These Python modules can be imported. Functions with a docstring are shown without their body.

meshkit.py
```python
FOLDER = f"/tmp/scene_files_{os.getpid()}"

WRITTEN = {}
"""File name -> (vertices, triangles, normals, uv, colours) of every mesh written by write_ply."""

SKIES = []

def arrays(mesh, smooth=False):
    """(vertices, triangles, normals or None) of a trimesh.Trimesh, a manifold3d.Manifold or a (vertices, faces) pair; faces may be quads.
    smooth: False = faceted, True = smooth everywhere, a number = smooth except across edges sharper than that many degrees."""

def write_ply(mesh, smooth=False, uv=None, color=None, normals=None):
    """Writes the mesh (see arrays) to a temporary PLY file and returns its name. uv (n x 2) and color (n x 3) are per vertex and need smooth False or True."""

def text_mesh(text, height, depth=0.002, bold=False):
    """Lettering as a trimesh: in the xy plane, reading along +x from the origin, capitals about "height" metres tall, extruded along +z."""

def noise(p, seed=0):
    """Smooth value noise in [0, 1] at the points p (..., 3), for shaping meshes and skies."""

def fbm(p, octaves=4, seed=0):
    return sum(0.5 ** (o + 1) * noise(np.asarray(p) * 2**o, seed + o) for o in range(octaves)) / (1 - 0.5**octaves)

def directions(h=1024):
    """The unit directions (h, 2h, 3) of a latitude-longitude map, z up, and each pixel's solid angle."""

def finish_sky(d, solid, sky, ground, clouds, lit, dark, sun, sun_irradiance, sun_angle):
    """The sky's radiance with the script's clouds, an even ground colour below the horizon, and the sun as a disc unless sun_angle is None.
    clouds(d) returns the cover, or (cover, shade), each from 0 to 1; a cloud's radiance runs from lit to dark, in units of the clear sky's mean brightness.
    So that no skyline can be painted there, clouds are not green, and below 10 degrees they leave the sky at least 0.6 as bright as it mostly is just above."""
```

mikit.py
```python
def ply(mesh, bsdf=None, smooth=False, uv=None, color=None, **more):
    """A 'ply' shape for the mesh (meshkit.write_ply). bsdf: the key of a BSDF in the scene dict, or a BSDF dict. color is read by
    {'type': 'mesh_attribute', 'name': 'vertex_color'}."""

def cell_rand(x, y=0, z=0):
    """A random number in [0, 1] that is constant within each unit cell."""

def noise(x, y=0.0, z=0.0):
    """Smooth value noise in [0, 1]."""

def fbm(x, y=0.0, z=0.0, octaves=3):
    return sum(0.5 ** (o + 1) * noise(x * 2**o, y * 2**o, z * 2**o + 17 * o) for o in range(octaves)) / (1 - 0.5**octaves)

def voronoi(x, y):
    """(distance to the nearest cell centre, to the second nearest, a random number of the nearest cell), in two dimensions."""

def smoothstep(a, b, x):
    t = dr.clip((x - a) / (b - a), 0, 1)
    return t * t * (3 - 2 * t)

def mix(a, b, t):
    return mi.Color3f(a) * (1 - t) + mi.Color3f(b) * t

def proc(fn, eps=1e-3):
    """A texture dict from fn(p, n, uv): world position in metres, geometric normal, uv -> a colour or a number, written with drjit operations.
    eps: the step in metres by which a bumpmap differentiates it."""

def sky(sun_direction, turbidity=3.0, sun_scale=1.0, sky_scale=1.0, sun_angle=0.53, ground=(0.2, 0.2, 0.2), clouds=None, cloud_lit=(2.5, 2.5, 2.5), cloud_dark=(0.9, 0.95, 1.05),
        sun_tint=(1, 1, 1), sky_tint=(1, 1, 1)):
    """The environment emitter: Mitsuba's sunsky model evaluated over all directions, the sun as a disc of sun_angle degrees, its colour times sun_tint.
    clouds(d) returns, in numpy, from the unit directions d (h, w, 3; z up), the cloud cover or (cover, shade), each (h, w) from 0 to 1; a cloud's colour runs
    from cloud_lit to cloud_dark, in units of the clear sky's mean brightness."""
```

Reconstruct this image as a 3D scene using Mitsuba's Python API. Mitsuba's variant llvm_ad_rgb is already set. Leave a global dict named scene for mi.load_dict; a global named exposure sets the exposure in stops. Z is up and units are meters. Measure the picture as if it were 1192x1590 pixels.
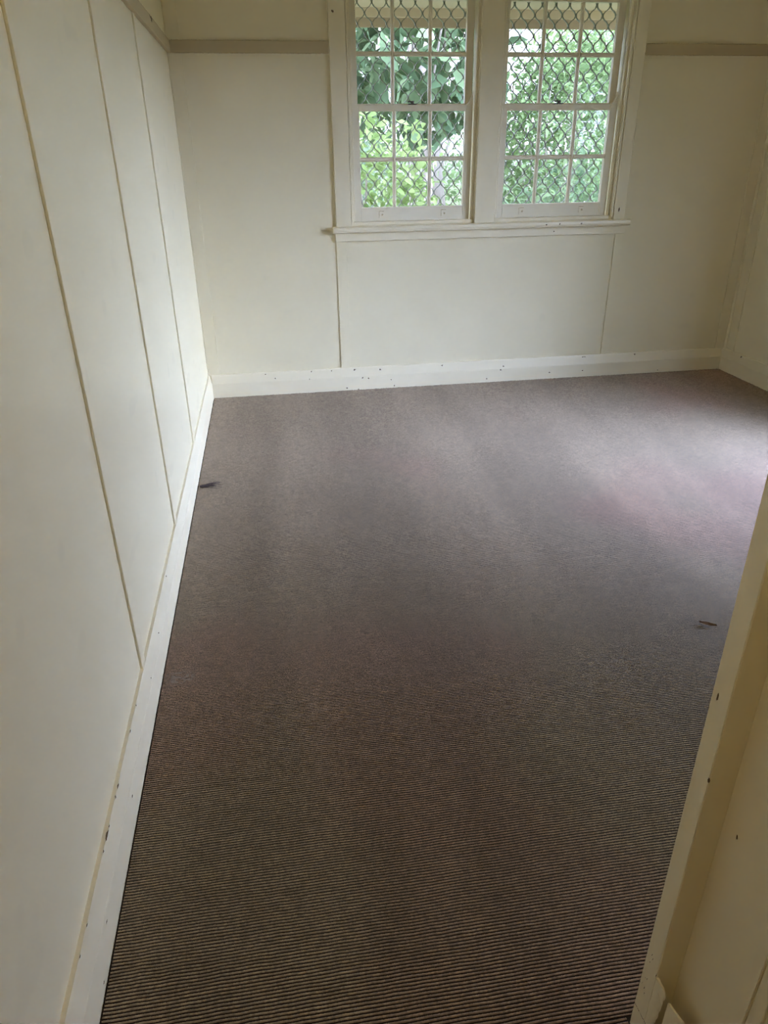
import math
import numpy as np, trimesh, drjit as dr, mitsuba as mi, mikit, meshkit
from mikit import noise, fbm, smoothstep, mix

T = mi.ScalarTransform4f
scene, labels = {}, {}

# ------------------------------------------------------------------ camera, sky, exposure
CAM = [0.45734, 0.0, 1.48]
FWD = [0.134075, 0.883083, -0.449653]
UP = [0.081254, 0.442425, 0.893117]
SUN, EXPO, AURA, FILL_LAMP = 0.004, 5.9, 0.50, 0.5
scene['camera'] = {'type': 'perspective', 'fov': math.degrees(2 * math.atan(596 / 1102.1)), 'fov_axis': 'x', 'near_clip': 0.02, 'far_clip': 200.0,
                   'to_world': T().look_at(origin=CAM, target=[a + b for a, b in zip(CAM, FWD)], up=UP)}


SUN_DIR = np.array([0.83, -0.48, 0.28]) / np.linalg.norm([0.83, -0.48, 0.28])


def cloud_cover(d):
    """A veil of cloud over the whole sky, thinnest and brightest round the sun, which stands to the right of the house."""
    n = meshkit.fbm(d * [2.2, 2.2, 4.0] + 3.1, 4, 5)
    away = np.arccos(np.clip(d @ SUN_DIR, -1, 1))
    return np.clip(0.97 + 0.2 * (n - 0.5), 0, 1), np.clip(1.0 - np.exp(-(away / AURA) ** 2) + 0.35 * (n - 0.5), 0, 1)


scene['sky'] = mikit.sky(SUN_DIR.tolist(), turbidity=4.0, sun_scale=SUN, sky_scale=1.0, sun_angle=14.0, ground=(0.18, 0.18, 0.14),
                         clouds=cloud_cover, cloud_lit=(5.4, 6.75, 10.2), cloud_dark=(0.95, 1.1, 1.55), sun_tint=(0.8, 1.15, 2.0))
exposure = EXPO

# ------------------------------------------------------------------ dimensions (metres): x along the window wall, y into the room, z up
D, W, CEIL = 4.842, 3.781, 2.95
BB, R1, R2, RT = 0.16, 2.004, 2.0655, 0.021          # baseboard height, picture rail
YF, XE = 0.700, 1.064                               # front wall plane of the room, right side of the doorway
UO0, UO1 = 1.0, 2.772                               # window opening in its wall

# ------------------------------------------------------------------ materials


def mat(key, d, two=True):
    scene[key] = {'type': 'twosided', 'bsdf': d} if two else d


def rgb(c):
    return {'type': 'rgb', 'value': list(c)}


def wall_colour(p, n, uv):
    m = fbm(p.x * 3.1 + p.y * 2.3, p.y * 2.7, p.z * 2.2, 3)
    s = smoothstep(0.74, 0.86, fbm(p.x * 9 + 4, p.y * 9, p.z * 9 + 2, 2))
    return mix((0.67, 0.60, 0.415), (0.695, 0.625, 0.44), m) * (1 - 0.035 * s)


def roller(p, n, uv):
    return 0.0005 * fbm(p.x * 160 + p.y * 160, p.y * 120, p.z * 150, 2) + 0.0008 * noise(p.x * 14 + p.y * 14, p.z * 9)


def brush(p, n, uv):
    return 0.0004 * fbm(p.x * 30 + p.z * 200, p.y * 30, p.z * 30, 2)


def carpet_colour(p, n, uv):
    ph = 0.5 + 0.5 * dr.cos(6.2831853 * uv.y)                     # 1 on the crown row of loops, 0 in the groove, its dark tone partly painted-in recess shade
    loop = noise(p.x * 210, dr.floor(uv.y + 0.5) * 7.3)
    big = fbm(p.x * 1.9 + 5, p.y * 1.6, 0.0, 3)
    red = smoothstep(0.45, 0.75, fbm(p.x * 1.3 + 31, p.y * 1.1 + 7, 0.0, 3))
    track = noise(p.x * 7.5 + 0.6 * noise(p.y * 1.3), p.y * 0.35)
    light = mix((0.295, 0.232, 0.168), (0.315, 0.218, 0.165), red) * (0.72 + 0.56 * loop) * (0.86 + 0.28 * noise(p.x * 75, p.y * 75)) * (0.86 + 0.22 * big) * (0.86 + 0.28 * track)
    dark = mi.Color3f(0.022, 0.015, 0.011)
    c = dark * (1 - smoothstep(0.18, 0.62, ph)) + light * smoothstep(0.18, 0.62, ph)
    e = dr.square((p.x - 0.075) / 0.05) + dr.square((p.y - 1.86) / 0.035)
    scuff = (1 - smoothstep(0.4, 1.2, e)) * smoothstep(0.4, 0.65, noise(p.x * 130, p.y * 130))
    return c * (1 - 0.5 * scuff) + mi.Color3f(0.30, 0.29, 0.29) * (0.5 * scuff)


def bark_colour(p, n, uv):
    return mix((0.30, 0.25, 0.21), (0.55, 0.48, 0.43), fbm(p.x * 9 + p.y * 7, p.z * 2.5, p.y * 5, 3))


def lawn_colour(p, n, uv):
    return mix((0.10, 0.11, 0.06), (0.21, 0.22, 0.13), fbm(p.x * 1.7, p.y * 1.7, 0.0, 4))


def paint(col, rough, bump, spec=0.5):
    return {'type': 'bumpmap', 'arbitrary': mikit.proc(bump, 2e-3), 'scale': 1.0,
            'bsdf': {'type': 'principled', 'base_color': col, 'roughness': rough, 'specular': spec}}


mat('wall_paint', paint(mikit.proc(wall_colour), 0.32, roller))
mat('trim_paint', paint(rgb((0.70, 0.63, 0.455)), 0.35, brush))
mat('sash_paint', {'type': 'principled', 'base_color': rgb((0.71, 0.655, 0.51)), 'roughness': 0.35, 'specular': 0.5})
mat('rail_paint', {'type': 'principled', 'base_color': rgb((0.44, 0.36, 0.215)), 'roughness': 0.45, 'specular': 0.4})
mat('ceiling_paint', {'type': 'principled', 'base_color': rgb((0.60, 0.54, 0.41)), 'roughness': 0.7})
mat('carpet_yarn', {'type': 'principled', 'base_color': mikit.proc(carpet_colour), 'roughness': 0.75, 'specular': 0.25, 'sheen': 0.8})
mat('bare_wood', {'type': 'diffuse', 'reflectance': rgb((0.12, 0.08, 0.045))})
mat('raw_timber', {'type': 'diffuse', 'reflectance': rgb((0.36, 0.27, 0.16))})
mat('subfloor', {'type': 'diffuse', 'reflectance': rgb((0.05, 0.04, 0.035))})
mat('dark_metal', {'type': 'principled', 'base_color': rgb((0.09, 0.085, 0.08)), 'roughness': 0.4, 'metallic': 0.6})
mat('grille_paint', {'type': 'principled', 'base_color': rgb((0.17, 0.18, 0.15)), 'roughness': 0.3})
mat('eave_paint', {'type': 'diffuse', 'reflectance': rgb((0.72, 0.62, 0.47))})
mat('fascia_paint', {'type': 'diffuse', 'reflectance': rgb((0.52, 0.43, 0.32))})
mat('weatherboard', {'type': 'diffuse', 'reflectance': rgb((0.65, 0.62, 0.55))})
mat('cord', {'type': 'diffuse', 'reflectance': rgb((0.80, 0.78, 0.72))})
mat('lint', {'type': 'diffuse', 'reflectance': rgb((0.075, 0.058, 0.055))})
mat('dry_leaf', {'type': 'diffuse', 'reflectance': rgb((0.11, 0.065, 0.035))})
mat('bark', {'type': 'diffuse', 'reflectance': mikit.proc(bark_colour)})
mat('lawn', {'type': 'diffuse', 'reflectance': mikit.proc(lawn_colour)})
mat('leaf', {'type': 'principledthin', 'base_color': {'type': 'mesh_attribute', 'name': 'vertex_color'}, 'roughness': 0.4, 'spec_trans': 0.0, 'diff_trans': 0.7}, two=False)
mat('window_glass', {'type': 'thindielectric', 'int_ior': 1.5}, two=False)

# ------------------------------------------------------------------ helpers


def bx(x0, x1, y0, y1, z0, z1, b=0.0):
    """A box, its edges chamfered by b."""
    lo, hi = np.array([x0, y0, z0], float), np.array([x1, y1, z1], float)
    if b <= 0:
        m = trimesh.creation.box(hi - lo)
        m.apply_translation((lo + hi) / 2)
        return m
    b = min(b, 0.45 * float((hi - lo).min()))
    v = []
    for k in range(3):
        a, c = lo + b, hi - b
        a[k], c[k] = lo[k], hi[k]
        v += [[(a, c)[i][0], (a, c)[j][1], (a, c)[l][2]] for i in (0, 1) for j in (0, 1) for l in (0, 1)]
    return trimesh.convex.convex_hull(np.array(v))


def cat(ms):
    return trimesh.util.concatenate(ms)


def prism(poly, along, s0, s1):
    """A profile polygon [(a, z), ...] swept from s0 to s1: along 'x' the profile is (y, z), along 'y' it is (x, z)."""
    poly = np.asarray(poly, float)
    n = len(poly)
    v = []
    for s in (s0, s1):
        for a, z in poly:
            v.append((s, a, z) if along == 'x' else (a, s, z))
    f = []
    for i in range(n):
        j = (i + 1) % n
        f += [[i, j, n + j], [i, n + j, n + i]]
    for i in range(1, n - 1):
        f += [[0, i + 1, i], [n, n + i, n + i + 1]]
    m = trimesh.Trimesh(v, f, process=False)
    trimesh.repair.fix_normals(m)
    return m


def tube(pts, r, sides=6):
    pts = np.asarray(pts, float)
    d = np.gradient(pts, axis=0)
    d /= np.linalg.norm(d, axis=1, keepdims=True)
    r = np.broadcast_to(r, len(pts))
    a = np.cross(d, [0.31, 0.17, 0.93])
    a /= np.maximum(np.linalg.norm(a, axis=1, keepdims=True), 1e-6)
    b = np.cross(d, a)
    t = np.arange(sides) * 2 * np.pi / sides
    v = pts[:, None] + r[:, None, None] * (np.cos(t)[None, :, None] * a[:, None] + np.sin(t)[None, :, None] * b[:, None])
    v = np.vstack([v.reshape(-1, 3), pts[:1], pts[-1:]])
    f, n = [], len(pts)
    for i in range(n - 1):
        for j in range(sides):
            k = (j + 1) % sides
            p, q, u, w = i * sides + j, i * sides + k, (i + 1) * sides + j, (i + 1) * sides + k
            f += [[p, q, w], [p, w, u]]
    for j in range(sides):
        k = (j + 1) % sides
        f += [[n * sides, k, j], [n * sides + 1, (n - 1) * sides + j, (n - 1) * sides + k]]
    return trimesh.Trimesh(v, f, process=False)


def numbered(key):
    if key not in scene and key not in labels and not any(k.startswith(key + '__') for k in scene):
        return key
    i = 1
    while f'{key}_{i:03d}' in scene or f'{key}_{i:03d}' in labels or any(k.startswith(f'{key}_{i:03d}__') for k in scene):
        i += 1
    return f'{key}_{i:03d}'


def obj(name, mesh, bsdf, parent=None, smooth=False, xf=None, **kw):
    key = numbered(f'{parent}__{name}' if parent else name)
    if xf is not None:
        mesh = mesh.copy()
        mesh.apply_transform(xf)
    scene[key] = mikit.ply(mesh, bsdf, smooth=smooth, **kw)
    return key


def struct(name, mesh, bsdf, label=None, **kw):
    k = obj(name, mesh, bsdf, **kw)
    labels[k] = {'kind': 'structure'}
    if label:
        labels[k]['label'] = label
    return k


def thing(key, label, category, group=None):
    labels[key] = {'label': label, 'category': category}
    if group:
        labels[key]['group'] = group
    return key


def chip(c, nrm, r, rng, stretch=(1, 1), h=0.0004):
    """A small flake-shaped spot of bare timber lying in the paint at c."""
    nrm = np.array(nrm, float) / np.linalg.norm(nrm)
    a = np.cross(nrm, [0, 0, 1.0])
    a /= np.linalg.norm(a)
    b = np.cross(nrm, a)
    n = 7
    t = np.arange(n) * 2 * np.pi / n
    rr = r * (0.65 + 0.6 * rng.random(n))
    ring = np.array(c) + rr[:, None] * (np.cos(t)[:, None] * a * stretch[0] + np.sin(t)[:, None] * b * stretch[1])
    v = np.vstack([ring - nrm * 0.0006, ring + nrm * h])
    f = [[n, n + i, n + i + 1] for i in range(1, n - 1)]
    for i in range(n):
        j = (i + 1) % n
        f += [[i, j, n + j], [i, n + j, n + i]]
    return trimesh.Trimesh(v, f, process=False)


# ------------------------------------------------------------------ room shell
YB = -1.6                                            # end of the passage behind the camera
struct('floor', cat([bx(-0.1, W + 0.1, YF - 0.1, D + 0.1, -0.08, -0.002), bx(-0.1, 1.3, YB - 0.1, YF - 0.1, -0.08, -0.002)]), 'subfloor')
struct('ceiling', cat([bx(-0.1, W + 0.1, YF - 0.1, D + 0.1, CEIL, CEIL + 0.08), bx(-0.1, 1.3, YB - 0.1, YF - 0.1, CEIL, CEIL + 0.08)]), 'ceiling_paint')
PT = 0.006                                           # thickness of the wall sheets


def add_panels(parent, boxes, bsdf='wall_paint'):
    for b in boxes:
        obj('panel', bx(*b), bsdf, parent)


# left wall: sheets with cover strips
struct('wall_left', bx(-0.1, -PT, YB - 0.1, D + 0.1, 0, CEIL), 'wall_paint', 'long cream wall of tall sheets with narrow vertical cover strips')
BAT_Y = [1.722, 2.634, 3.563]
edges = [YB] + [y + 0.02 for y in BAT_Y] + [D]
RM = 0.5 * (R1 + R2)
for a, b in zip(edges[:-1], edges[1:]):
    add_panels('wall_left', [(-PT, 0, a, b, 0, RM), (-PT, 0, a, b, RM, CEIL)])
for y in BAT_Y:
    obj('cover_strip', bx(0, 0.0075, y, y + 0.042, BB - 0.002, R1, 0.0012), 'wall_paint', 'wall_left')
    obj('cover_strip', bx(0, 0.0075, y, y + 0.042, R2, CEIL, 0.0012), 'wall_paint', 'wall_left')
obj('cover_strip', bx(0, 0.006, D - 0.016, D, BB, R1, 0.001), 'wall_paint', 'wall_left')

# back wall round the window
TOPW = 2.345
struct('wall_back', cat([bx(0, UO0, D + PT, D + 0.11, 0, CEIL), bx(UO1, W, D + PT, D + 0.11, 0, CEIL),
                         bx(UO0, UO1, D + PT, D + 0.11, 0, 1.045), bx(UO0, UO1, D + PT, D + 0.11, TOPW, CEIL)]), 'wall_paint', 'cream panelled wall holding the paired windows')
add_panels('wall_back', [(0, 0.93, D, D + PT, 0, RM), (0, 0.93, D, D + PT, RM, CEIL), (0.93, UO0, D, D + PT, 0, CEIL), (UO0, UO1, D, D + PT, 0, 1.045),
                         (UO1, 2.84, D, D + PT, 0, CEIL), (2.84, W, D, D + PT, 0, RM), (2.84, W, D, D + PT, RM, CEIL), (UO0, UO1, D, D + PT, TOPW, CEIL)])
for a, b, z0, z1 in [(0.006, 0.078, BB - 0.002, R1), (0.906, 0.971, BB - 0.002, 0.986), (2.803, 2.862, BB - 0.002, 0.986), (3.705, W - 0.006, BB - 0.002, R1),
                     (0.006, 0.078, R2, CEIL), (3.705, W - 0.006, R2, CEIL)]:
    obj('cover_strip', bx(a, b, D - 0.008, D, z0, z1, 0.0012), 'wall_paint', 'wall_back')

# right wall with a pair of doors, out of frame to the right, standing open to the garden
RY0, RY1, DOORH = 1.45, 3.20, 2.14
struct('wall_right', cat([bx(W + PT, W + 0.11, YF - 0.1, RY0, 0, CEIL), bx(W + PT, W + 0.11, RY1, D + 0.11, 0, CEIL), bx(W + PT, W + 0.11, RY0, RY1, DOORH, CEIL)]), 'wall_paint', 'cream wall at the right end of the room')
add_panels('wall_right', [(W, W + PT, YF, RY0, 0, RM), (W, W + PT, YF, RY0, RM, CEIL), (W, W + PT, RY0, RY1, DOORH, CEIL), (W, W + PT, RY1, D, 0, RM), (W, W + PT, RY1, D, RM, CEIL)])
obj('cover_strip', bx(W - 0.006, W, D - 0.035, D, BB, R1, 0.001), 'wall_paint', 'wall_right')
obj('cover_strip', bx(W - 0.008, W, D - 0.13, D - 0.112, BB, R1, 0.001), 'wall_paint', 'wall_right')

# front wall beside the doorway, and the passage the camera stands in
struct('wall_front', bx(XE + 0.002, W, YF - 0.09, YF - 0.012, 0, CEIL), 'wall_paint')
struct('wall_passage', cat([bx(XE + 0.008, 1.2, YB, 0.513, 0, CEIL), bx(-0.1, 1.2, YB - 0.1, YB, 0, CEIL)]), 'wall_paint')

# ------------------------------------------------------------------ baseboards, picture rail
PROF = [(0, 0), (0.022, 0), (0.022, 0.098), (0.0205, 0.102), (0.0115, 0.153), (0.0095, 0.16), (0, 0.16)]
struct('baseboard_left', prism(PROF, 'y', YB, D), 'trim_paint', 'off-white bevelled baseboard along the left wall with small paint chips')
struct('baseboard_back', prism([(D - a, z) for a, z in PROF], 'x', 0.022, W - 0.022), 'trim_paint', 'off-white bevelled baseboard under the windows with small paint chips')
struct('baseboard_right', cat([prism([(W - a, z) for a, z in PROF], 'y', YF, RY0 - 0.10), prism([(W - a, z) for a, z in PROF], 'y', RY1 + 0.10, D)]), 'trim_paint', 'off-white bevelled baseboard at the right end of the room')
rng = np.random.default_rng(3)
ch = []
for y, z, r, s in [(1.74, 0.11, 0.0028, 1), (1.569, 0.16, 0.0026, 1.6), (1.471, 0.158, 0.003, 1.5), (1.29, 0.16, 0.0034, 2.0), (1.257, 0.157, 0.003, 1.6), (1.333, 0.074, 0.0035, 1.5), (1.176, 0.16, 0.0022, 1.6),
                   (1.151, 0.158, 0.0040, 4.2), (1.112, 0.157, 0.0022, 2), (0.947, 0.159, 0.0018, 2), (1.005, 0.079, 0.0022, 2.4), (0.886, 0.158, 0.0018, 2), (0.918, 0.021, 0.002, 2),
                   (1.95, 0.12, 0.0028, 1.3), (2.25, 0.15, 0.0025, 1.5)]:
    if z > 0.155:
        ch.append(chip((0.0098, y, 0.1585), (0.9, 0, 0.35), r, rng, (s, 0.7), 0.0008))
    elif z > 0.1:
        ch.append(chip((0.0215 - (z - 0.1) * 0.18, y, z), (1, 0, 0.18), r, rng, (s, 0.8)))
    else:
        ch.append(chip((0.022, y, z), (1, 0, 0), r, rng, (s, 0.8)))
k = obj('paint_chips', cat(ch), 'bare_wood', 'baseboard_left')
labels[k] = {'kind': 'stuff', 'label': 'dark specks of bare timber'}
ch = []
for x, z, r in [(0.386, 0.148, 0.005), (0.449, 0.117, 0.006), (0.698, 0.15, 0.004), (0.683, 0.1, 0.004), (0.838, 0.147, 0.006), (0.997, 0.147, 0.008), (0.939, 0.022, 0.007), (1.051, 0.088, 0.006), (1.093, 0.084, 0.006),
                (1.177, 0.138, 0.008), (1.255, 0.064, 0.005), (1.277, 0.02, 0.006), (1.02, 0.008, 0.005), (1.62, 0.143, 0.006), (2.07, 0.115, 0.006), (2.05, 0.09, 0.006), (1.95, 0.03, 0.006), (2.42, 0.05, 0.006),
                (2.667, 0.148, 0.005), (2.684, 0.148, 0.005), (3.068, 0.148, 0.007), (3.264, 0.022, 0.006), (2.674, 0.051, 0.005)]:
    y = D - 0.022 if z < 0.1 else D - 0.0217 + (z - 0.1) * 0.18
    ch.append(chip((x, y, z), (0, -1, 0.12 if z >= 0.1 else 0), r, rng, (1.0, 0.8), 0.0006))
k = obj('paint_chips', cat(ch), 'bare_wood', 'baseboard_back')
labels[k] = {'kind': 'stuff', 'label': 'dark specks of bare timber'}
k = obj('paint_chips', chip((W - 0.0128, 4.599, 0.148), (-1, 0, 0.13), 0.006, rng, (1, 1), 0.0006), 'bare_wood', 'baseboard_right')
labels[k] = {'kind': 'stuff'}

CAS0, CAS1 = 0.908, 2.844
struct('trim_1', bx(0, RT, YB, D, R1, R2, 0.002), 'rail_paint', 'darker beige picture rail along the left wall')
struct('trim_2', bx(RT, CAS0, D - RT, D, R1, R2, 0.002), 'rail_paint', 'darker beige picture rail left of the windows')
struct('trim_3', bx(CAS1, W - RT, D - RT, D, R1, R2, 0.002), 'rail_paint', 'darker beige picture rail right of the windows')
struct('trim_4', cat([bx(W - RT, W, YF, RY0 - 0.10, R1, R2, 0.002), bx(W - RT, W, RY1 + 0.10, D, R1, R2, 0.002)]), 'rail_paint')
obj('paint_chips', cat([chip((RT, 4.07, 2.052), (1, 0, 0), 0.009, rng, (2.6, 1.2), 0.0008), chip((RT, 4.03, 2.058), (1, 0, 0), 0.004, rng, (0.8, 1.6), 0.0008), chip((RT, 4.79, 2.045), (1, 0, 0), 0.005, rng, (0.8, 1.4), 0.0008)]), 'bare_wood', 'trim_1')
labels['trim_1__paint_chips'] = {'kind': 'stuff'}

# ------------------------------------------------------------------ paired double-hung windows, in local u (along the wall), v (outwards), z


def sash(parent, u0, u1, z0, z1, v0, v1, zpane, stile, xf, lower):
    """zpane: the four heights that bound the two rows of panes."""
    pu0, pu1 = u0 + stile, u1 - stile
    fr = [bx(u0, pu0, v0, v1, z0, z1, 0.002), bx(pu1, u1, v0, v1, z0, z1, 0.002),
          bx(pu0, pu1, v0, v1, z0, zpane[0], 0.002), bx(pu0, pu1, v0, v1, zpane[3], z1, 0.002)]
    key = obj('sash', cat(fr), 'sash_paint', parent, xf=xf)
    bw = 0.021
    pw = (pu1 - pu0 - 2 * bw) / 3
    vm = v0 + 0.006
    for i in (1, 2):
        a = pu0 + i * pw + (i - 1) * bw
        bar = trimesh.convex.convex_hull(np.array([[u, v, z] for z in (zpane[0], zpane[3]) for u, v in
                                                   [(a, v1 - 0.004), (a + bw, v1 - 0.004), (a, vm + 0.008), (a + bw, vm + 0.008), (a + 0.005, vm), (a + bw - 0.005, vm)]]))
        obj('glazing_bar', bar, 'sash_paint', key, xf=xf)
    for i in range(3):
        a = pu0 + i * (pw + bw)
        b0, b1 = zpane[1], zpane[2]
        bar = trimesh.convex.convex_hull(np.array([[u, v, z] for u in (a, a + pw) for z, v in
                                                   [(b0, v1 - 0.004), (b1, v1 - 0.004), (b0, vm + 0.008), (b1, vm + 0.008), (b0 + 0.006, vm), (b1 - 0.006, vm)]]))
        obj('glazing_bar', bar, 'sash_paint', key, xf=xf)
        for r0, r1 in ((zpane[0], b0), (b1, zpane[3])):
            v = v0 + 0.021
            quad = trimesh.Trimesh([[a, v, r0], [a + pw, v, r0], [a + pw, v, r1], [a, v, r1]], [[0, 1, 2], [0, 2, 3]], process=False)
            obj('pane', quad, 'window_glass', key, xf=xf)
    if lower:
        for s in (-1, 1):                            # curved horns rising from the ends of the meeting rail
            t = np.linspace(0, 1, 9)
            e = u0 if s < 0 else u1
            pts = [(e, z1)] + [(e - s * 0.036 * (1 - q) ** 1.6, z1 + 0.062 * q) for q in t] + [(e, z1 + 0.068)]
            poly = np.array(pts)
            n = len(poly)
            vv = np.vstack([np.c_[poly[:, 0], np.full(n, y), poly[:, 1]] for y in (v0 + 0.004, v1 - 0.004)])
            ff = [[0, i, i + 1] for i in range(1, n - 1)] + [[n, n + i + 1, n + i] for i in range(1, n - 1)]
            for i in range(n):
                j = (i + 1) % n
                ff += [[i, n + i, n + j], [i, n + j, j]]
            m = trimesh.Trimesh(vv, ff, process=False)
            trimesh.repair.fix_normals(m)
            obj('sash_horn', m, 'sash_paint', key, xf=xf)
        um = 0.5 * (u0 + u1)
        lk = cat([bx(um - 0.026, um + 0.026, v0 + 0.006, v0 + 0.03, z1, z1 + 0.006, 0.001), trimesh.creation.cylinder(0.011, 0.012, sections=14, transform=trimesh.transformations.translation_matrix([um, v0 + 0.018, z1 + 0.012])),
                  bx(um - 0.03, um + 0.012, v0 + 0.012, v0 + 0.024, z1 + 0.014, z1 + 0.021, 0.002)])
        labels[obj('sash_lock', lk, 'dark_metal', key, xf=xf)] = {'label': 'dark metal fastener'}
        for q in (0.235, 0.775):                     # scars of the removed sash lifts
            c = u0 + q * (u1 - u0)
            zc = 0.5 * (z0 + zpane[0]) + 0.002
            m = cat([bx(c - 0.019, c - 0.0165, v0 - 0.002, v0, zc - 0.02, zc + 0.022, 0.001),
                     bx(c - 0.019, c + 0.015, v0 - 0.002, v0, zc + 0.019, zc + 0.022, 0.001), trimesh.creation.cylinder(0.006, 0.004, sections=10, transform=trimesh.transformations.translation_matrix([c + 0.004, v0 - 0.002, zc]) @ trimesh.transformations.rotation_matrix(math.pi / 2, [1, 0, 0]))])
            obj('sash_scar', m, 'rail_paint', key, xf=xf)
    return key


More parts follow.
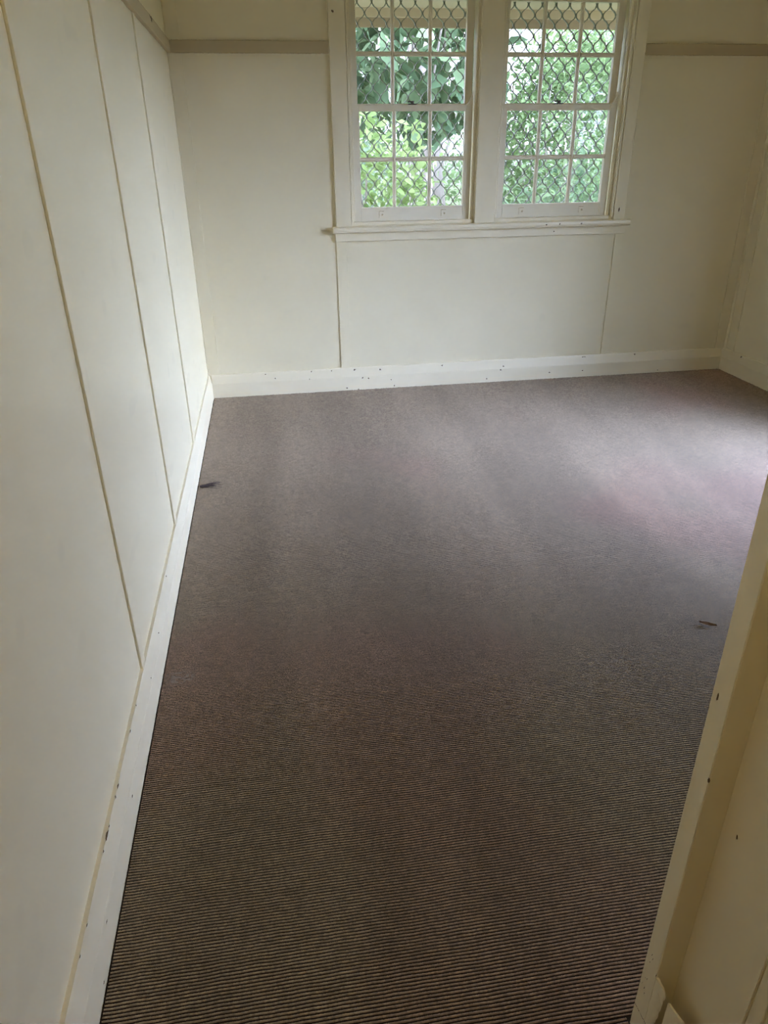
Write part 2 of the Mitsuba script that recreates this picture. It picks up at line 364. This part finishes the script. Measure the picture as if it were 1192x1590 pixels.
def window_pair(key, xf, marks):
    labels[key] = {'kind': 'structure', 'label': 'pair of white double-hung windows with six-pane sashes above a shared sill' if marks else 'second pair of white double-hung windows'}
    add = lambda n, m, b='trim_paint': obj(n, m, b, key, xf=xf)
    add('jamb', bx(UO0, 1.022, 0.0, 0.135, 1.045, TOPW))
    add('jamb', bx(2.75, UO1, 0.0, 0.135, 1.045, TOPW))
    add('jamb', bx(1.806, 1.952, 0.0, 0.135, 1.045, TOPW))
    add('head', bx(1.022, 2.75, 0.0, 0.135, TOPW - 0.012, TOPW))
    for a, b in ((CAS0, 1.006), (2.766, CAS1)):
        add('casing', bx(a, b, -0.022, 0, 1.072, TOPW + 0.085, 0.003))
    add('casing', bx(1.81, 1.947, -0.02, 0, 1.072, TOPW - 0.01, 0.003))
    add('casing', bx(CAS0 - 0.02, CAS1 + 0.02, -0.026, 0, TOPW + 0.085, TOPW + 0.19, 0.003))
    for a in (1.008, 2.75):
        add('bead', bx(a, a + 0.014, -0.016, 0.0, 1.09, TOPW, 0.002))
    add('sill', trimesh.convex.convex_hull(np.array([[u, v, z] for u in (0.888, 2.874) for v, z in
                                                     [(0, 1.036), (0, 1.074), (-0.052, 1.073), (-0.058, 1.068), (-0.060, 1.055), (-0.057, 1.042), (-0.052, 1.037)]])))
    add('apron', bx(0.900, 2.862, -0.021, 0, 0.984, 1.036, 0.002))
    add('sill', trimesh.convex.convex_hull(np.array([[u, v, z] for u in (UO0, UO1) for v, z in [(0.0, 1.04), (0.0, 1.074), (0.03, 1.088), (0.10, 1.080), (0.20, 1.06), (0.20, 1.03)]])))
    for a, b in ((1.022, 1.806), (1.952, 2.75)):
        add('bead', bx(a, b, 0.002, 0.036, 1.076, 1.098, 0.003))
        for s in (a, b - 0.014):
            add('bead', bx(s, s + 0.014, 0.008, 0.038, 1.098, TOPW - 0.012, 0.003))
        sash(key, a + 0.012, b - 0.018, 1.0865, 1.749, 0.040, 0.076, (1.179, 1.4405, 1.4655, 1.7155), 0.047, xf, True)
        sash(key, a + 0.010, b - 0.016, 1.728, TOPW - 0.014, 0.080, 0.114, (1.757, 2.004, 2.028, 2.283), 0.045, xf, False)
        for s in (a + 0.006, b - 0.0045):
            add('sash_cord', tube([[s, 0.057, z] for z in np.linspace(1.80, TOPW - 0.012, 6)], 0.0035), 'cord')
    if marks:
        r = np.random.default_rng(5)
        m = cat([chip((2.8, -0.022, 1.135), (0, -1, 0), 0.009, r, (0.6, 1.6), 0.002), chip((0.935, -0.022, 2.205), (0, -1, 0), 0.008, r, (1, 0.8), 0.001),
                 chip((2.29, -0.060, 1.056), (0, -1, 0), 0.005, r), chip((2.38, -0.060, 1.058), (0, -1, 0), 0.005, r), chip((2.53, -0.060, 1.056), (0, -1, 0), 0.005, r), chip((2.36, -0.021, 1.01), (0, -1, 0), 0.004, r)])
        labels[obj('paint_chips', m, 'bare_wood', key, xf=xf)] = {'kind': 'stuff'}


XF1 = trimesh.transformations.translation_matrix([0, D, 0])
window_pair('window_1', XF1, True)

key = 'door_1'
labels[key] = {'kind': 'structure'}
obj('jamb', cat([bx(W - 0.002, W + 0.125, RY0, RY0 + 0.025, 0, DOORH), bx(W - 0.002, W + 0.125, RY1 - 0.025, RY1, 0, DOORH), bx(W - 0.002, W + 0.125, RY0 + 0.025, RY1 - 0.025, DOORH - 0.025, DOORH)]), 'trim_paint', key)
obj('casing', cat([bx(W - 0.022, W - 0.002, RY0 - 0.09, RY0 + 0.012, 0, DOORH + 0.09, 0.003), bx(W - 0.022, W - 0.002, RY1 - 0.012, RY1 + 0.09, 0, DOORH + 0.09, 0.003), bx(W - 0.022, W - 0.002, RY0 + 0.012, RY1 - 0.012, DOORH - 0.012, DOORH + 0.09, 0.003)]), 'trim_paint', key)
obj('threshold', bx(W - 0.02, W + 0.16, RY0 + 0.025, RY1 - 0.025, 0, 0.014, 0.004), 'raw_timber', key)
for y0, y1 in ((RY0 - 0.93, RY0 + 0.0), (RY1 - 0.0, RY1 + 0.93)):        # leaves folded back against the outer wall
    x0, x1 = W + 0.128, W + 0.166
    lf = obj('leaf', cat([bx(x0, x1, y0, y0 + 0.1, 0.01, DOORH - 0.03, 0.003), bx(x0, x1, y1 - 0.1, y1, 0.01, DOORH - 0.03, 0.003), bx(x0, x1, y0 + 0.1, y1 - 0.1, 0.01, 0.75, 0.003),
                          bx(x0, x1, y0 + 0.1, y1 - 0.1, DOORH - 0.14, DOORH - 0.03, 0.003), bx(x0 + 0.006, x1 - 0.006, y0 + 0.1, y1 - 0.1, 1.38, 1.41, 0.003)]), 'sash_paint', key)
    for z0, z1 in ((0.75, 1.38), (1.41, DOORH - 0.14)):
        xm = 0.5 * (x0 + x1)
        obj('pane', trimesh.Trimesh([[xm, y0 + 0.1, z0], [xm, y1 - 0.1, z0], [xm, y1 - 0.1, z1], [xm, y0 + 0.1, z1]], [[0, 1, 2], [0, 2, 3]], process=False), 'window_glass', lf)

# ------------------------------------------------------------------ doorway trim in the right foreground
XA = 1.0204
DY0, DY1 = 0.6530, 0.6905
struct('trim_5', bx(XA, XE + 0.004, DY0, DY1, 0.0, CEIL, 0.0015), 'trim_paint', 'cream upright door trim in the right foreground, chipped along its edges')
rng = np.random.default_rng(8)
ch = [chip((XA, 0.6775, 0.8087), (-1, 0, 0), 0.0034, rng, (0.5, 2.2)), chip((XA + 0.0005, 0.6895, 0.779), (-1, 0.4, 0), 0.0024, rng, (0.6, 2.2)), chip((XA + 0.0005, 0.6540, 0.6746), (-1, -0.4, 0), 0.0028, rng, (0.6, 1.8)), chip((XA + 0.0005, 0.690, 0.52), (-1, 0.4, 0), 0.0024, rng, (0.7, 2.6))]
for y, z, q in [(0.676, 0.232, 2.6), (0.672, 0.226, 1.6), (0.677, 0.210, 1.4), (0.6735, 0.165, 2.2), (0.679, 0.160, 1.5), (0.6745, 0.138, 2.4), (0.671, 0.128, 1.6), (0.6548, 0.2085, 3.0), (0.682, 0.14, 1.3)]:
    ch.append(chip((XA, y, z), (-1, 0, 0), 0.0012, rng, (0.6, q)))
labels[obj('paint_chips', cat(ch), 'bare_wood', 'trim_5')] = {'kind': 'stuff'}
struct('trim_6', cat([bx(XE, 1.2, 0.513, YF - 0.012, 0.0, CEIL, 0.0012), bx(XE + 0.003, 1.2, 0.489, 0.5125, 0, CEIL, 0.0012)]), 'trim_paint', 'broad cream door lining at the right edge')
labels[obj('paint_chips', chip((XE, 0.6219, 0.5874), (-1, 0, 0), 0.0024, rng, (0.7, 1.8)), 'bare_wood', 'trim_6')] = {'kind': 'stuff'}

# splintered end of the thin skirting board at the foot of the trim, a dark gap behind it
TK = 0.005
ys = np.linspace(0, 1, 33)
rng = np.random.default_rng(21)
rings = []
for i, t in enumerate(ys):
    z = 0.2046 * (1 - t)
    yf = 0.6235 + 0.018 * t + rng.uniform(-0.0014, 0.0014) + (0.0014 if i % 6 == 4 else 0) + (0.006 if i == 0 else 0.002 if i == 1 else 0)
    dent = 0.0010 * (i % 6 == 4) + rng.uniform(0, 0.0006)
    rings.append([(XA, DY0 - 0.0003, z), (XA, yf + 0.013, z), (XA + 0.0006 + dent, yf + 0.009, z), (XA + 0.0012 + dent, yf + 0.004, z + rng.uniform(-0.001, 0.001)), (XA + 0.0034, yf, z), (XA + TK, yf + 0.001, z), (XA + TK, DY0 - 0.0003, z)])
v = np.array(rings).reshape(-1, 3)
n, f = 7, []
for i in range(len(ys) - 1):
    for j in range(n):
        k2 = (j + 1) % n
        p, q, u, w = i * n + j, i * n + k2, (i + 1) * n + j, (i + 1) * n + k2
        f += [[p, q, w], [p, w, u]]
e0 = (len(ys) - 1) * n
f += [[0, i + 1, i] for i in range(1, n - 1)] + [[e0, e0 + i, e0 + i + 1] for i in range(1, n - 1)]
blk = trimesh.Trimesh(v, f, process=False)
trimesh.repair.fix_normals(blk)
struct('trim_7', blk, 'trim_paint', 'splintered end of the skirting board at the foot of the door trim')
cracks = []
for (y0, z0), (y1, z1), w in [((0.6895, 0.0666), (0.649, 0.072), 0.0009)]:
    d = np.array([y1 - y0, z1 - z0])
    d = np.array([-d[1], d[0]]) / np.linalg.norm(d) * w / 2
    pts = np.array([[x, a[0], a[1]] for x in (XA - 0.0003, XA + 0.003) for a in (np.array([y0, z0]) + d * 0.4, np.array([y0, z0]) - d * 0.4, np.array([y1, z1]) + d, np.array([y1, z1]) - d)])
    cracks.append(trimesh.convex.convex_hull(pts))
labels[obj('cracks', cat(cracks), 'bare_wood', 'trim_7')] = {'kind': 'stuff'}
struct('baseboard_passage', cat([trimesh.convex.convex_hull(np.array([[x, y, z] for x in (XA + 0.007, XA + 0.011) for y, z in [(0.6205, 0), (0.6205, 0.186), (0.578, 0.203), (0.50, 0.203), (0.50, 0)]])), bx(XA + 0.007, XA + 0.011, YB, 0.50, 0, 0.203)]), 'trim_paint')

# unseen opal globe added over the camera to brighten the foreground trim
key = 'fill_lamp'
obj('base', trimesh.creation.cylinder(0.055, 0.06, sections=24, transform=trimesh.transformations.translation_matrix([0.42, 0.15, CEIL - 0.03])), 'sash_paint', key, smooth=30)
g = trimesh.creation.icosphere(3, 0.095)
g.apply_translation([0.42, 0.15, CEIL - 0.145])
scene[key + '__globe'] = mikit.ply(g, 'cord', smooth=True, emitter={'type': 'area', 'radiance': rgb((FILL_LAMP, 0.9 * FILL_LAMP, 0.7 * FILL_LAMP))})
thing(key, 'unseen opal globe lamp added on the passage ceiling to brighten the foreground', 'lamp')

# ------------------------------------------------------------------ carpet: loop-pile ribs that run along x
PITCH = 0.00717


def ribs(x0, x1, y0, y1, dx):
    per = 4
    rows = np.arange(int(y0 / PITCH * per), int(y1 / PITCH * per) + 1) / per       # in ribs
    xs = np.linspace(x0, x1, int((x1 - x0) / dx) + 1)
    X, Rr = np.meshgrid(xs, rows)
    rid = np.floor(Rr + 0.5)
    wave = 0.0022 * (meshkit.noise(np.stack([X * 9, Rr * 0.06, 0 * X], -1), 2) - 0.5) + 0.0022 * (meshkit.noise(np.stack([X * 50, Rr * 0.22, 0 * X], -1), 4) - 0.5)
    up = 0.5 + 0.5 * np.cos(2 * np.pi * Rr)
    Z = 0.0045 * up ** 0.7 + 0.0008 * (meshkit.noise(np.stack([X * 60, rid * 3.7, 0 * X], -1), 9) - 0.5)
    V = np.stack([X, np.clip(Rr * PITCH + wave, y0, y1), Z + 0.001], -1).reshape(-1, 3)
    nx, nr = len(xs), len(rows)
    i = (np.arange(nr - 1)[:, None] * nx + np.arange(nx - 1)[None]).reshape(-1)
    F = np.vstack([np.c_[i, i + 1, i + nx + 1], np.c_[i, i + nx + 1, i + nx]])
    return V, F, np.stack([X, Rr], -1).reshape(-1, 2)


parts = [ribs(0.0265, 1.012, -0.5, 0.36, 0.04), ribs(0.0265, 1.0165, 0.3597, 0.7008, 0.02), ribs(0.0265, W - 0.023, 0.7008, D - 0.0235, 0.02)]
Vs, Fs, Us, off = [], [], [], 0
for V, F, U in parts:
    Vs.append(V); Fs.append(F + off); Us.append(U); off += len(V)
cm = trimesh.Trimesh(np.vstack(Vs), np.vstack(Fs), process=False)
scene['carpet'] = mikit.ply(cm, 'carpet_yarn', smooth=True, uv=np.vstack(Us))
thing('carpet', 'ribbed brown wall-to-wall carpet covering the whole empty floor', 'carpet')

# lint and a dead leaf lying on it
rng = np.random.default_rng(4)
fib = []
for i in range(15):
    a = rng.choice([0.45, -0.25, 0.2]) + rng.uniform(-0.12, 0.12)
    L = rng.uniform(0.04, 0.115)
    p0 = np.array([0.032 + rng.uniform(0, 0.012), 3.335 + rng.uniform(-0.02, 0.02), 0.009])
    t = np.linspace(0, 1, 6)[:, None]
    fib.append(tube(p0 + t * L * np.array([math.cos(a), math.sin(a), 0]) + np.c_[0 * t, 0.012 * t * (1 - t) * rng.uniform(-1, 1), 0.012 * t * (1 - t)], np.linspace(0.0028, 0.0008, 6), 5))
scene['lint_tuft'] = mikit.ply(cat(fib), 'lint')
thing('lint_tuft', 'dark tuft of lint on the carpet edge beside the left baseboard', 'lint')
t = np.linspace(-1, 1, 13)
lv, lf = [], []
for i, q in enumerate(t):
    w = 0.010 * (1 - abs(q) ** 1.7)
    for s in (-1, 0, 1):
        lv.append([1.862 + 0.024 * q + 0.3 * s * w, 1.822 - 0.016 * q + s * w, 0.012 + 0.004 * q * q + 0.004 * abs(s) + (0.002 if i % 2 else 0) * abs(s)])
for i in range(12):
    for s in (0, 1):
        a = i * 3 + s
        lf += [[a, a + 1, a + 4], [a, a + 4, a + 3]]
scene['dead_leaf'] = mikit.ply(trimesh.Trimesh(lv, lf, process=False), 'dry_leaf', smooth=True)
thing('dead_leaf', 'small curled brown leaf lying on the carpet near the door trim', 'leaf')

# ------------------------------------------------------------------ diamond security grilles outside the window
SP, PER = 0.0435, 0.1076


def strand(u, phase, z0, z1, v0, v1, th):
    zz = np.linspace(z0, z1, int((z1 - z0) / PER * 12))
    w = np.sin(2 * np.pi * (zz - 2.2252) / PER + phase)
    c = u + (SP / 2 - th / 2) * np.sign(w) * np.abs(w) ** 0.8
    g = np.gradient(c, zz)
    hw = 0.5 * th * np.sqrt(1 + np.minimum(g, 1.2) ** 2)
    V = np.stack([np.stack([c + a * hw, np.full_like(zz, b), zz], -1) for a, b in ((-1, v0), (1, v0), (1, v1), (-1, v1))], 1).reshape(-1, 3)
    F = []
    for i in range(len(zz) - 1):
        for j in range(4):
            k2 = (j + 1) % 4
            p, q, a, b = 4 * i + j, 4 * i + k2, 4 * i + 4 + j, 4 * i + 4 + k2
            F += [[p, q, b], [p, b, a]]
    return trimesh.Trimesh(V, F, process=False)


for (a, b), lab in (((1.024, 1.804), 'diamond security grille outside the left window of the pair'), ((1.954, 2.748), 'diamond security grille outside the right window of the pair')):
    key = numbered('security_grille')
    va, vb = D + 0.150, D + 0.164
    z0, z1 = 1.06, 2.345
    obj('frame', cat([bx(a, a + 0.014, va, vb + 0.004, z0, z1), bx(b - 0.014, b, va, vb + 0.004, z0, z1), bx(a + 0.014, b - 0.014, va, vb + 0.004, z1 - 0.014, z1), bx(a + 0.014, b - 0.014, va, vb + 0.004, z0, z0 + 0.014)]), 'grille_paint', key)
    i0 = math.ceil((a + 0.03 - (1.141 - SP / 2)) / SP)
    u = 1.141 - SP / 2 + i0 * SP
    i = i0
    while u < b - 0.03:
        obj('strand', strand(u, math.pi / 2 if i % 2 == 0 else -math.pi / 2, z0 + 0.014, z1 - 0.014, va, vb, 0.0038), 'grille_paint', key)
        u += SP
        i += 1
    thing(key, lab, 'security grille', 'security grilles on the windows')

# ------------------------------------------------------------------ outside: eave, ground, garden
key = 'roof_eave'
obj('soffit', bx(-1.0, W + 0.6, D + 0.11, 5.56, 2.335, 2.36), 'eave_paint', key)
obj('fascia', bx(-1.0, W + 0.6, 5.56, 5.585, 2.232, 2.42, 0.002), 'fascia_paint', key)
obj('batten', bx(-1.0, W + 0.6, 5.535, 5.559, 2.285, 2.335, 0.002), 'eave_paint', key)
thing(key, 'beige boarded roof eave seen through the top window panes', 'eave')
struct('ground', bx(-30, 40, -30, 60, -0.75, -0.7), 'lawn')


def leaf_mesh(rng, c, rad, n, L, wr, droop, cols, shell=0.35, zmin=-0.65):
    u = rng.normal(size=(n, 3))
    u /= np.linalg.norm(u, axis=1, keepdims=True)
    r = (shell + (1 - shell) * rng.random(n)) ** 0.6
    lump = 0.72 + 0.55 * meshkit.fbm(u * 1.8 + rng.random(3) * 20, 2, 3)
    P = np.array(c) + u * (r * lump)[:, None] * np.array(rad)
    P = P[P[:, 2] > zmin]
    n = len(P)
    d = rng.normal(size=(n, 3)) * [1, 1, 0.6] + [0, 0, -droop]
    d /= np.linalg.norm(d, axis=1, keepdims=True)
    s = np.cross(d, rng.normal(size=(n, 3)) * 0.7 + [0, 0, 1.0])
    s /= np.linalg.norm(s, axis=1, keepdims=True)
    up = np.cross(s, d)
    l = L * rng.uniform(0.6, 1.3, n)[:, None]
    w = l * wr
    q = [P, P + d * l * 0.35 + s * w * 0.5 + up * w * 0.18, P + d * l * 0.4, P + d * l * 0.35 - s * w * 0.5 + up * w * 0.18,
         P + d * l * 0.72 + s * w * 0.36 + up * w * 0.10 - up * l * 0.05, P + d * l * 0.72 - up * l * 0.06, P + d * l * 0.72 - s * w * 0.36 + up * w * 0.10 - up * l * 0.05, P + d * l - up * l * 0.16]
    V = np.stack(q, 1).reshape(-1, 3)
    tri = np.array([[0, 1, 2], [0, 2, 3], [1, 4, 5], [1, 5, 2], [2, 5, 6], [2, 6, 3], [4, 7, 5], [5, 7, 6]])
    F = (np.arange(n)[:, None, None] * 8 + tri[None]).reshape(-1, 3)
    t = rng.random((n, 1))
    col = np.array(cols[0]) * (1 - t) + np.array(cols[1]) * t
    col *= rng.uniform(0.8, 1.2, (n, 1))
    return trimesh.Trimesh(V, F, process=False), np.repeat(np.clip(col, 0, 1), 8, 0)


def plant(name, label, category, seed, c, rad, n, L, wr, droop, cols, stems, group=None, r0=0.03):
    rng = np.random.default_rng(seed)
    key = numbered(name)
    m, col = leaf_mesh(rng, c, rad, n, L, wr, droop, cols)
    scene[key + '__foliage'] = mikit.ply(m, 'leaf', smooth=True, color=col)
    labels[key + '__foliage'] = {'kind': 'stuff'}
    for i in range(stems):
        a = rng.uniform(0, 6.28)
        top = np.array(c) + np.array(rad) * [0.6 * math.cos(a), 0.6 * math.sin(a), 0.5]
        base = np.array([c[0] + 0.12 * math.cos(a), c[1] + 0.12 * math.sin(a), -0.7])
        t = np.linspace(0, 1, 7)[:, None]
        pts = base * (1 - t) + top * t + rng.normal(size=(7, 3)) * [0.04, 0.04, 0] * t
        obj('stem', tube(pts, np.linspace(r0, r0 * 0.3, 7), 7), 'bark', key, smooth=True)
    thing(key, label, category, group)
    return key


DEEP = [(0.10, 0.16, 0.085), (0.22, 0.29, 0.15)]
MID = [(0.17, 0.25, 0.11), (0.30, 0.40, 0.18)]
LIME = [(0.21, 0.31, 0.10), (0.36, 0.44, 0.18)]
GREY = [(0.18, 0.25, 0.16), (0.30, 0.38, 0.24)]
plant('garden_tree', 'large-leaved dark green tree close behind the left window', 'tree', 11, (2.2, 9.3, 2.85), (1.2, 0.9, 1.3), 1100, 0.27, 0.52, 0.9, DEEP, 3)
plant('garden_tree', 'unseen round green tree added right of the house to block sky light', 'tree', 19, (6.0, -2.9, 1.6), (1.25, 1.35, 2.0), 4200, 0.16, 0.45, 0.3, MID, 3, r0=0.06)  # added out of view: blocks a pane reflection, darkens the back wall's right side
kt = plant('garden_tree', 'pale-trunked tree seen through the lower right panes of the left window', 'tree', 12, (3.0, 12.0, 4.4), (1.5, 1.2, 1.2), 2600, 0.13, 0.4, 0.6, GREY, 2)
tt = np.linspace(0, 1, 9)[:, None]
obj('trunk', tube(np.array([3.02, 11.0, -0.7]) * (1 - tt) + np.array([2.78, 11.4, 4.0]) * tt + np.c_[0.05 * np.sin(7 * tt), 0 * tt, 0 * tt], np.linspace(0.17, 0.10, 9), 12), 'bark', kt, smooth=True)
plant('garden_shrub', 'lime green shrub low behind the left window', 'shrub', 13, (1.55, 7.3, 0.85), (0.72, 0.5, 0.95), 1900, 0.11, 0.42, 0.2, LIME, 4)
plant('garden_shrub', 'dark strappy shrub at the foot of the left window view', 'shrub', 14, (2.80, 6.9, 0.5), (0.38, 0.4, 0.72), 500, 0.22, 0.22, -0.3, DEEP, 4)
plant('garden_shrub', 'fine-leaved green shrub filling the right window view', 'shrub', 15, (4.6, 10.4, 1.5), (1.35, 0.9, 1.55), 9000, 0.10, 0.45, 0.2, MID, 5)
plant('garden_shrub', 'dusky green shrub low behind the right window', 'shrub', 16, (3.75, 7.8, 0.6), (0.62, 0.55, 0.85), 2200, 0.085, 0.4, 0.1, DEEP, 4)
plant('garden_tree', 'yellow-green feathery tree behind the top panes of the right window', 'tree', 17, (5.9, 12.8, 3.4), (1.25, 1.0, 1.3), 3200, 0.10, 0.35, 0.5, LIME, 3)
for i, (x, y, z, rx, rz, cols) in enumerate([(-2.6, 15.5, 2.0, 1.5, 2.6, MID), (1.6, 15.5, 1.9, 1.5, 2.4, GREY), (4.4, 19.5, 1.9, 2.0, 2.8, MID), (7.6, 16.2, 1.9, 1.5, 2.4, GREY), (10.2, 19.5, 2.2, 2.0, 3.0, MID), (-0.8, 20, 2.2, 2.0, 3.0, DEEP)]):
    plant('hedge_tree', ['broad green tree', 'grey-green bushy tree', 'green rounded tree', 'pale grey-green tree', 'tall green tree', 'dark green tree'][i] + ' in the row at the back of the garden', 'tree', 30 + i, (x, y, z), (rx, 1.5, rz), 3000, 0.17, 0.45, 0.3, cols, 3, r0=0.06)
